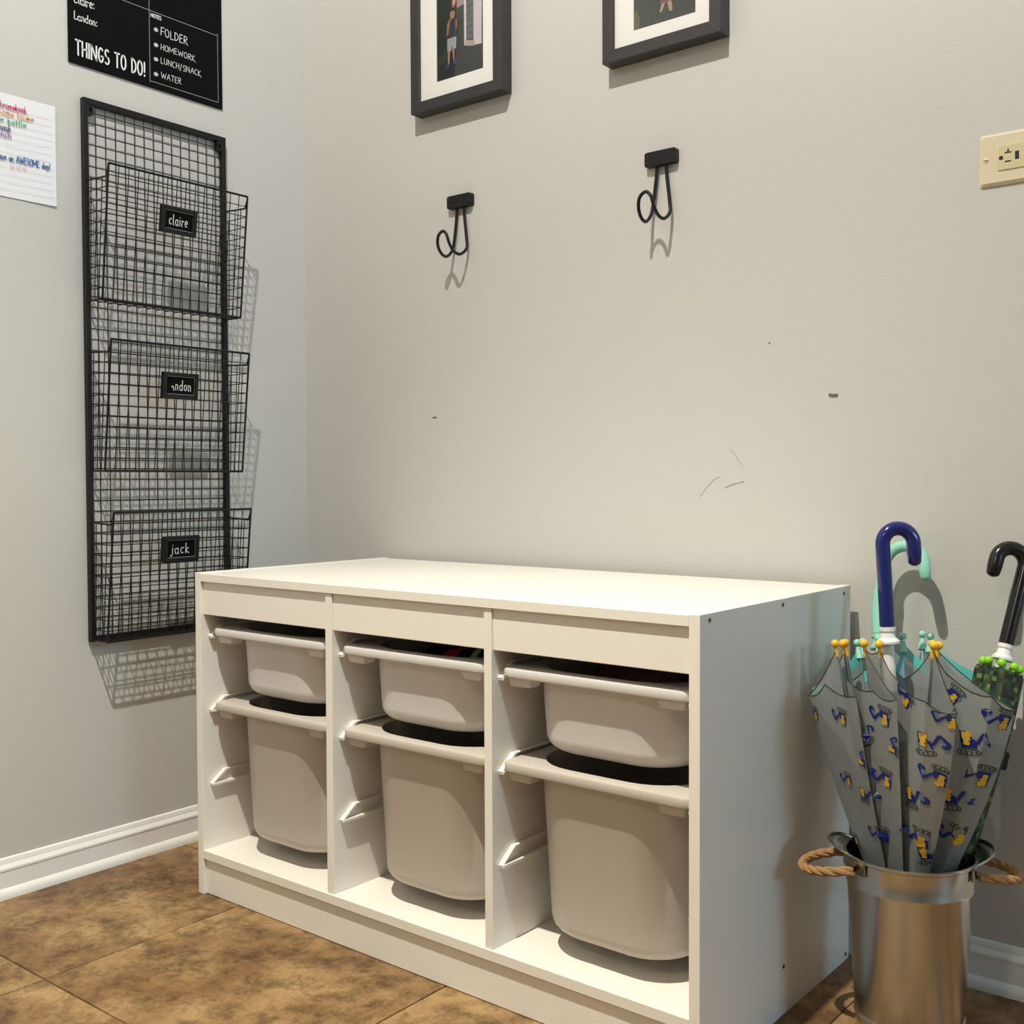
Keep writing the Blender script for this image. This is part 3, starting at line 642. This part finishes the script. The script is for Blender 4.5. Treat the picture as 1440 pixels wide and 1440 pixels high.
# ================================================================ outlet
ox, oz = 1.4125+.0575, 1.1555
ol = empty('wall_outlet', (ox, 0, oz), None, 'ivory wall outlet plate mounted sideways with black slots', 'outlet')
def yb_(rects, y0, y1):  # loft of rects toward the room
    return rects
mb = MB(); mb.loft([[(a, -b_, c) for a, c, b_ in [(q[0], q[1], y) for q in rrect(-w_, w_, -h_, h_, .003, 0, 3)]] for w_, h_, y in ((.0575, .0355, .0003), (.0575, .0355, .0022), (.0535, .0315, .0058))], True, True, smooth=False)
mb.build('cover_plate', IVORY, ol, .0005)
mb = MB(); mb.loft([[(q[0], -y, q[1]) for q in rrect(-w_, w_, -h_, h_, .002, 0, 3)] for w_, h_, y in ((.0335, .0168, .0050), (.0335, .0168, .0068), (.0328, .0161, .0074))], True, True, smooth=False)
dev = mb.build('receptacle', IVORY2, ol)
def slot(x0, x1, z0, z1): boxobj('slot', (x0, -.0077, z0), (x1, -.0072, z1), DARK, dev, 0)
for s in (-1, 1):
    mb = MB(); mb.loft([[(s*-.0285 + s*q[0] if False else s*(-.0285)+q[0]*(1), -y, q[1]) for q in rrect(-.0026, .0026, -.0026, .0026, .0016, 0, 3)] for y in (.0072, .0077)], True, True, smooth=False); mb.build('ground_hole', DARK, dev)
    xa = s*-.0195
    slot(xa-.0045, xa+.0045, .0052, .0070); slot(xa-.0011, xa+.0011, .0070, .0108); slot(xa-.0040, xa+.0040, -.0068, -.0050)
slot(-.0105, -.0055, -.0050, .0060); slot(.0055, .0105, -.0050, .0060)
for s in (-1, 1):
    mb = MB(); mb.loft([[(s*.0485+r*math.cos(a*math.pi/8), -y, r*math.sin(a*math.pi/8)) for a in range(16)] for r, y in ((.0035, .0050), (.0035, .0062), (.0022, .0069))], True, True); o = mb.build('plate_screw', IVORY, ol)
    boxobj('screw_slot', (s*.0485-.0030, -.0071, -.0004), (s*.0485+.0030, -.0066, .0004), DARK, o, 0)

# ================================================================ bucket
BX, BYc = 1.388, -.200
bu = empty('metal_bucket', (BX, BYc, 0), (0, 0, math.radians(30)), 'galvanized metal bucket with rope handles holding three umbrellas', 'bucket')
BH = .238; rb, rt_ = .0645, .0795
def rad(z): return rb+(rt_-rb)*z/BH
pr = [(.0001, .004), (rb-.004, .004), (rb-.002, 0), (rb+.001, .001), (rad(.028), .028), (rad(.030)+.0018, .0305), (rad(.033)+.0018, .0325), (rad(.035), .035)]
pr += [(rad(.198), .198), (rad(.200)+.0013, .200), (rad(.203)+.0013, .203), (rad(.205), .205), (rt_-.0002, BH-.004), (rt_+.0020, BH-.002), (rt_+.0020, BH+.0005), (rt_, BH+.0015), (rt_-.0018, BH), (rt_-.0012, BH-.004), (rb-.0010, .006), (.0001, .0055)]
mb = MB(); mb.lathe(pr, 72); mb.build('pail', STEEL, bu, angle=35)
mb = MB(); mb.box((-.001, -.0006, .004), (.001, .0006, BH-.005)); o = mb.build('side_seam', STEEL, bu); o.location = (rad(.12)*math.cos(.9), rad(.12)*math.sin(.9)-.0, 0)
o.location = (0, 0, 0)
o.data.transform(Matrix.Translation((0, 0, 0))); 
for v in o.data.vertices:
    r = rad(max(v.co.z, 0))+(.0010 if v.co.y > 0 else 0); a = 1.0+v.co.x*6; v.co.x, v.co.y = r*math.cos(a), r*math.sin(a)
for s in (-1, 1):
    # flared sheet-metal ear above the rim, with rope loop through it
    mb = MB(); l0 = []; l1 = []; l2 = []; N_ = 14
    for k in range(N_+1):
        a = (k/N_-.5)*1.35; base = math.pi if s < 0 else 0; ca, sa = math.cos(base+a), math.sin(base+a); lift = math.cos((k/N_-.5)*math.pi)**.6 if 0 < k < N_ else 0
        l0.append(((rt_+.0012)*ca, (rt_+.0012)*sa, BH-.018)); l1.append(((rt_+.0016)*ca, (rt_+.0016)*sa, BH)); l2.append(((rt_+.0016+.020*lift)*ca, (rt_+.0016+.020*lift)*sa, BH+.013*lift))
    mb.loft([l0, l1, [tuple((p+q)/2 for p, q in zip(a_, b_)) for a_, b_ in zip(l1, l2)], l2], closed=False); o = mb.build('ear_flange', STEEL, bu)
    sd = o.modifiers.new('thick', 'SOLIDIFY'); sd.thickness = .0012
    mb = MB(); mb.tube(l2, .0014, 6); mb.build('ear_rim', STEEL, bu)
    # twisted rope: three strands
    path = []
    for k in range(41):
        t = k/40; a = math.pi*(1-t)-math.pi/2*0
        yy = .037*math.cos(math.pi*t); xx = rt_-.004+.058*math.sin(math.pi*t)**.75; zz = BH-.015-.008*math.sin(math.pi*t)
        path.append(Vector((s*xx, -yy, zz)))
    e_ = empty('rope_handle', (0,0,0)); e_.parent = bu
    for q in range(3):
        mb = MB(); pts = []
        for k, p in enumerate(path):
            t = (path[min(k+1, 40)]-path[max(k-1, 0)]).normalized(); n1 = t.cross(Vector((0, 0, 1))).normalized(); n2 = t.cross(n1); an = k*.55+q*2*math.pi/3
            pts.append(p+(n1*math.cos(an)+n2*math.sin(an))*.0029)
        mb.tube(pts, .0036, 7); mb.build('rope_strand', ROPE, e_)

# ================================================================ umbrellas
BLUE = mat('navy_gloss_plastic', (.010, .016, .135), .16, noise=.03, coat=.3); MINT = mat('mint_plastic', (.30, .66, .53), .35, noise=.02); BKP = mat('black_gloss_plastic', (.008, .008, .009), .2, noise=.1)
WP = mat('white_gloss_plastic', (.82, .81, .80), .3, noise=.02); YEL = mat('yellow_plastic', (.85, .47, .03), .35, noise=.03); LIME = mat('lime_plastic', (.28, .66, .03), .35, noise=.03)
STEELR = mat('steel_rod', (.6, .6, .6), .3, 1, noise=.1); HEM = mat('black_hem', (.01, .01, .01), .6, noise=.1)
PN = mat('print_navy', (.008, .018, .20), .45, noise=.15, nscale=90); PY = mat('print_yellow', (.70, .43, .03), .5, noise=.2, nscale=90); PB = mat('print_black', (.02, .022, .01), .6, noise=.1); PL = mat('print_light_blue', (.10, .22, .34), .5, noise=.1)
def umb_root(name, base, top, label, ax=None):
    b = Vector(base); t = Vector(top); e = empty(name, b, None, label, 'umbrella'); z = (t-b).normalized(); ax = ax or RT; x = (ax-z*ax.dot(z)).normalized(); y = z.cross(x)
    m_ = Matrix.Identity(4)
    for i in range(3): m_[i][0] = x[i]; m_[i][1] = y[i]; m_[i][2] = z[i]; m_[i][3] = b[i]
    e.matrix_world = m_; return e, m_, (t-b).length
def hookpath(L, straight, R, sgn, tail, bend=0):
    pts = [(bend*((i/8)**2-1)*sgn, 0, L+straight*i/8) for i in range(9)]
    pts += [(sgn*(R-R*math.cos(math.pi*i/16)), 0, L+straight+R*math.sin(math.pi*i/16)) for i in range(1, 17)]
    pts += [(sgn*2*R, 0, L+straight-tail*.5), (sgn*2*R, 0, L+straight-tail)]
    return pts
def handle(e, L, straight, R, sgn, tail, m, rr, bend=0):
    p = [(x_+bend*sgn, y_, z_) for x_, y_, z_ in hookpath(L, straight, R, sgn, tail, bend)]; k = len(p); rad_ = [rr]*k; rad_[-1] = rr*.86
    q = Vector(p[-1]); p = p+[tuple(q+Vector((0, 0, -.0025))), tuple(q+Vector((0, 0, -.0042)))]; rad_ += [rr*.62, rr*.2]
    mb = MB(); mb.tube(p, rr, 18, rad=rad_); mb.build('handle', m, e, angle=60)
def collar(e, L, m, k=1.0):
    mb = MB(); mb.lathe([(.006*k, L-.085), (.0078*k, L-.085), (.0078*k, L-.050), (.0072*k, L-.046), (.0072*k, L-.024), (.0150*k, L-.0225), (.0150*k, L-.0195), (.0105*k, L-.015), (.0090*k, L-.008), (.0105*k, L-.006), (.0105*k, L-.001), (.006*k, L)], 24, cap0=True, cap1=True)
    mb.build('runner_collar', m, e, angle=30)
def shaft(e, L, z0=.005):
    mb = MB(); mb.tube([(0, 0, z0), (0, 0, L+.01)], .0045, 10); mb.build('shaft', STEELR, e)
    mb = MB(); mb.tube([(0, 0, .0), (0, 0, .035)], .004, 10, rad=[.0035, .005]); mb.build('ferrule', WP, e)

# --- clear umbrella with excavator print and navy handle
e1, m1_, L1 = umb_root('clear_print_umbrella', (1.385, -.188, .012), (1.3475, -.172, .523), 'clear umbrella printed with blue and yellow excavators, navy handle')
handle(e1, L1, .108, .0205, 1, .026, BLUE, .0096); collar(e1, L1, WP, 1.0); shaft(e1, L1)
inv1 = m1_.inverted()
def loc1(wx, wy, wz): return inv1 @ Vector((wx, wy, wz))
def px1(u, v, y): return inv1 @ ony(u, v, y)
# hem outline: rib tips (r) and loose vinyl folds (f); each pixel gives a direction, its depth is set around the shaft
HEM1 = [('r',1176,913,-.200),('f',1138,978,-.205),('f',1160,962,-.238),('f',1204,980,-.272),('r',1187,913,-.232),('f',1190,955,-.246),('f',1228,972,-.270),('f',1261,984,-.287),
        ('r',1216,913,-.240),('r',1237,914,-.252),('f',1262,956,-.264),('f',1300,986,-.294),('f',1346,1003,-.290),('r',1313,916,-.245),('f',1340,955,-.236),('f',1395,980,-.240),('f',1428,999,-.212),
        ('r',1319,916,-.195),('f',1370,975,-.165),('f',1330,962,-.140),('r',1311,914,-.158),('f',1272,955,-.125),('r',1238,912,-.150),('f',1195,960,-.140),('r',1190,912,-.178),('f',1152,966,-.172)]
AP = Vector((0, 0, .055))
def canopy(e, hem0, ap, m, hem_m, hemr, name='canopy', K=4, band=None):
    n = len(hem0); hem = []
    for i in range(n):
        a, b = hem0[i][1], hem0[(i+1) % n][1]
        for k in range(K): t = k/K; hem.append(a.lerp(b, t)+Vector((0, 0, -.006*math.sin(math.pi*t))))
    def at(q, s):
        p = ap.lerp(q, s); bul = 1+.10*math.sin(math.pi*(s-.1)/.9); return Vector((p.x*bul, p.y*bul, p.z))
    loops = [[tuple(at(q, .10+.90*j/14)) for q in hem] for j in range(15)]
    mb = MB(); mb.loft(loops); o = mb.build(name, m, e, angle=28)
    if hem_m:
        mb = MB(); mb.tube(hem, hemr, 5, closed=True); mb.build('hem_piping', hem_m, o)
    if band:
        mb = MB(); lo = []; hi = []
        for q in hem:
            o_ = Vector((q.x, q.y, 0)).normalized()*.0009; hi.append(tuple(q+o_)); lo.append(tuple(at(q, .962)+o_*1.5))
        mb.loft([lo, hi]); mb.build('border_band', band, o)
    return o
h1 = [(k, px1(u, v, y)) for k, u, v, y in HEM1]; RIBS = [q for k, q in h1 if k == 'r']
can = canopy(e1, h1, AP, CLEAR, HEM, .0006)
for r in RIBS:
    d = (r-AP).normalized(); mb = MB()
    mb.tube([r-d*.010, r-d*.001, r+d*.004], .0026, 8, rad=[.0020, .0026, .0020]); mb.sphere(r+d*.0075, .0056, 12, 8); mb.build('rib_tip', YEL, e1)
    mb = MB(); mb.tube([AP+d*.03, r-d*.006], .0013, 6); mb.build('rib', STEELR, e1)
# printed excavators: flat ink patches laid onto the folded vinyl
from mathutils.bvhtree import BVHTree
bvh = BVHTree.FromPolygons([v.co.copy() for v in can.data.vertices], [tuple(p.vertices) for p in can.data.polygons])
EXC = []
def _p(p, mi, lv): EXC.append((p, mi, lv))
_p([(-.42,-.18),(.16,-.18),(.18,.02),(.10,.14),(-.02,.16),(-.02,.42),(-.40,.42),(-.40,.06),(-.46,-.02)], 0, 0)
_p([(-.30,-.06),(-.10,-.08),(-.05,.02),(-.12,.06),(-.02,.12),(-.06,.20),(.02,.26),(.0,.40),(-.14,.44),(-.20,.38),(-.32,.40),(-.33,.20),(-.28,.12)], 1, 2)
_p([(-.46,-.02),(-.38,.04),(-.36,-.16),(-.44,-.14)], 3, 2)
_p([(.12,.02),(.38,.36),(.52,.36),(.46,.24),(.22,-.04)], 0, 1); _p([(.40,.38),(.52,.36),(.78,.06),(.66,.00)], 0, 2)
_p([(.66,.02),(.78,.06),(.80,-.06),(.70,-.18),(.54,-.16),(.44,-.02),(.62,-.04)], 0, 1); _p([(.46,.02),(.52,.20),(.64,.06),(.60,-.02)], 3, 1)
def _ring(cx, cy, rx, ry, k, n=18):
    P = []
    for i in range(n):
        a = 2*math.pi*i/n; c_ = math.copysign(abs(math.cos(a))**.5, math.cos(a)); s_ = math.copysign(abs(math.sin(a))**.8, math.sin(a)); P.append(((cx+rx*c_, cy+ry*s_), (cx+(rx-k)*c_, cy+(ry-k)*s_)))
    for i in range(n): _p([P[i][0], P[i][1], P[(i+1) % n][1], P[(i+1) % n][0]], 2, 1)
_ring(-.13, -.33, .42, .11, .035)
for k in range(4): _ring(-.40+.18*k, -.33, .05, .05, .03, 8)
camL = inv1 @ CAM; R3 = inv1.to_3x3()
def exc_print(u, v, size, ang, flip=False):
    d = (R3 @ ray(u, v)).normalized(); hit, nrm, _, _ = bvh.ray_cast(camL, d)
    if hit is None: return
    if nrm.dot(d) > 0: nrm = -nrm
    up = Vector((0, 0, 1)); up = (up-nrm*up.dot(nrm)).normalized(); ex = up.cross(nrm).normalized()
    a = math.radians(ang); ca, sa = math.cos(a), math.sin(a); mb = MB()
    sx = -1 if flip else 1
    def drop(x, y):
        x *= sx; X, Y = (x*ca-y*sa)*size, (x*sa+y*ca)*size
        for f in (1, .85, .7, .55, .4, .25, .1, 0):
            q = hit+ex*X*f+up*Y*f; h2, n2, _, dist = bvh.ray_cast(q+nrm*.010, -nrm, .03)
            if h2 is not None and dist < .019: return h2
        return hit
    for poly, mi, lv in EXC:
        mb.add([drop(x, y)+nrm*(.0007+.00025*lv) for x, y in poly], [tuple(range(len(poly)))], mi)
    mb.build('excavator_print', [PN, PY, PB, PL], can)
for u, v, sz, an in [(1305,1047,34,0),(1367,1045,35,0),(1336,1010,28,160),(1409,1010,31,160),(1318,1090,31,160),(1379,1090,33,160),(1284,1122,32,0),(1340,1124,33,0),(1290,1176,31,160),(1344,1174,32,158),
        (1241,1005,29,165),(1244,1092,28,168),(1183,1006,25,170),(1192,1094,20,175),(1146,1002,20,180),(1222,1034,22,50),(1226,1116,24,0),(1242,1170,24,165),(1203,1178,18,175),(1306,1204,28,10),
        (1339,974,28,135),(1275,980,27,125),(1169,1088,16,175),(1258,1052,20,70),(1214,1070,19,70)]:
    exc_print(u, v, sz*.001, an)
# --- mint umbrella, leaning against the wall
e2, m2_, L2 = umb_root('mint_umbrella', (1.406, -.215, .012), (1.2965, -.065, .497), 'clear umbrella with teal border and mint handle against the wall', Vector((1, -.10, 0)))
handle(e2, L2, .092, .0285, 1, .024, MINT, .0082, .020); collar(e2, L2, MINT, .9); shaft(e2, L2)
inv2 = m2_.inverted()
def px2(u, v, y): return inv2 @ ony(u, v, y)
HEM2 = [('r',1207,914,-.115),('f',1172,948,-.165),('f',1143,967,-.195),('r',1214,912,-.090),('f',1212,950,-.045),('r',1250,905,-.045),('f',1285,940,-.034),('r',1297,902,-.060),('f',1345,932,-.062),('f',1385,951,-.078),
        ('r',1308,905,-.085),('f',1330,950,-.120),('r',1270,905,-.115),('f',1255,945,-.135),('r',1236,908,-.120),('f',1215,945,-.150)]
AP2 = Vector((0, 0, .06)); h2_ = [(k, px2(u, v, y)) for k, u, v, y in HEM2]; R2_ = [q for k, q in h2_ if k == 'r']
can2 = canopy(e2, h2_, AP2, CLEARM, None, .001, band=TEALB)
for r in R2_:
    d = (r-AP2).normalized(); mb = MB(); mb.tube([r-d*.012, r+d*.004], .0042, 8, rad=[.0065, .0028]); mb.sphere(r+d*.010, .0052, 12, 8); mb.build('rib_tip', MINT, e2)
    mb = MB(); mb.tube([AP2+d*.03, r-d*.006], .0013, 6); mb.build('rib', STEELR, e2)
# --- camouflage umbrella, wrapped tight
def camo():
    m = bpy.data.materials.new('pixel_camouflage'); m.use_nodes = True; nt = m.node_tree; b = nt.nodes['Principled BSDF']; b.inputs['Roughness'].default_value = .55; L = nt.links.new
    tc = nt.nodes.new('ShaderNodeTexCoord'); sn = nt.nodes.new('ShaderNodeVectorMath'); sn.operation = 'SNAP'; sn.inputs[1].default_value = (.006, .006, .006)
    wn = nt.nodes.new('ShaderNodeTexWhiteNoise'); r = nt.nodes.new('ShaderNodeValToRGB'); r.color_ramp.interpolation = 'CONSTANT'; e = r.color_ramp.elements
    e[0].color = (.008, .010, .007, 1); e[1].position = .42; e[1].color = (.018, .045, .012, 1)
    for p, c in ((.66, (.035, .09, .02, 1)), (.84, (.10, .19, .04, 1)), (.93, (.012, .014, .010, 1))): x = e.new(p); x.color = c
    L(tc.outputs['Object'], sn.inputs[0]); L(sn.outputs[0], wn.inputs['Vector']); L(wn.outputs['Value'], r.inputs[0]); L(r.outputs[0], b.inputs['Base Color']); return m
e3, m3_, L3 = umb_root('camouflage_umbrella', (1.400, -.228, .012), (1.4670, -.060, .497), 'green and black camouflage umbrella wrapped tight, black crook handle')
handle(e3, L3, .108, .0195, -1, .022, BKP, .0098); collar(e3, L3, WP, .95); shaft(e3, L3)
loops = []; N3 = 64; zt3 = L3-.034
for j in range(22):
    t = j/21; z = .055+(zt3-.055)*t; base = .007+.018*math.sin(min(1, t*1.08)*math.pi*.5)**1.1+(.004 if t > .8 else .004*t)
    lp = []
    for k in range(N3):
        a = 2*math.pi*k/N3; sw_ = a+1.2*t; r = base*(1+.16*abs(math.sin(4*sw_))-.05); zz = z-(.010*abs(math.sin(4*sw_)) if j == 21 else 0); lp.append((r*math.cos(a), r*math.sin(a), zz))
    loops.append(lp)
mb = MB(); mb.loft(loops, True, True); can3 = mb.build('canopy', camo(), e3, angle=50)
for k in range(8):
    a = math.pi*2*(k+.5)/8; mb = MB(); r = .0225; p = Vector((r*math.cos(a), r*math.sin(a), zt3-.002)); mb.tube([p-Vector((0, 0, .010)), p+Vector((0, 0, .003))], .003, 8, rad=[.0022, .0030]); mb.sphere(p+Vector((0, 0, .0065)), .0058, 12, 8); mb.build('rib_tip', LIME, e3)
mb = MB(); mb.lathe([(.0262, zt3-.125), (.0266, zt3-.104)], 32); o = mb.build('closure_strap', BKP, e3); sd = o.modifiers.new('t', 'SOLIDIFY'); sd.thickness = .0015; sd.offset = 1
mb = MB(); mb.box((.024, -.012, zt3-.128), (.034, .006, zt3-.104)); mb.build('strap_end', BKP, e3, .002)
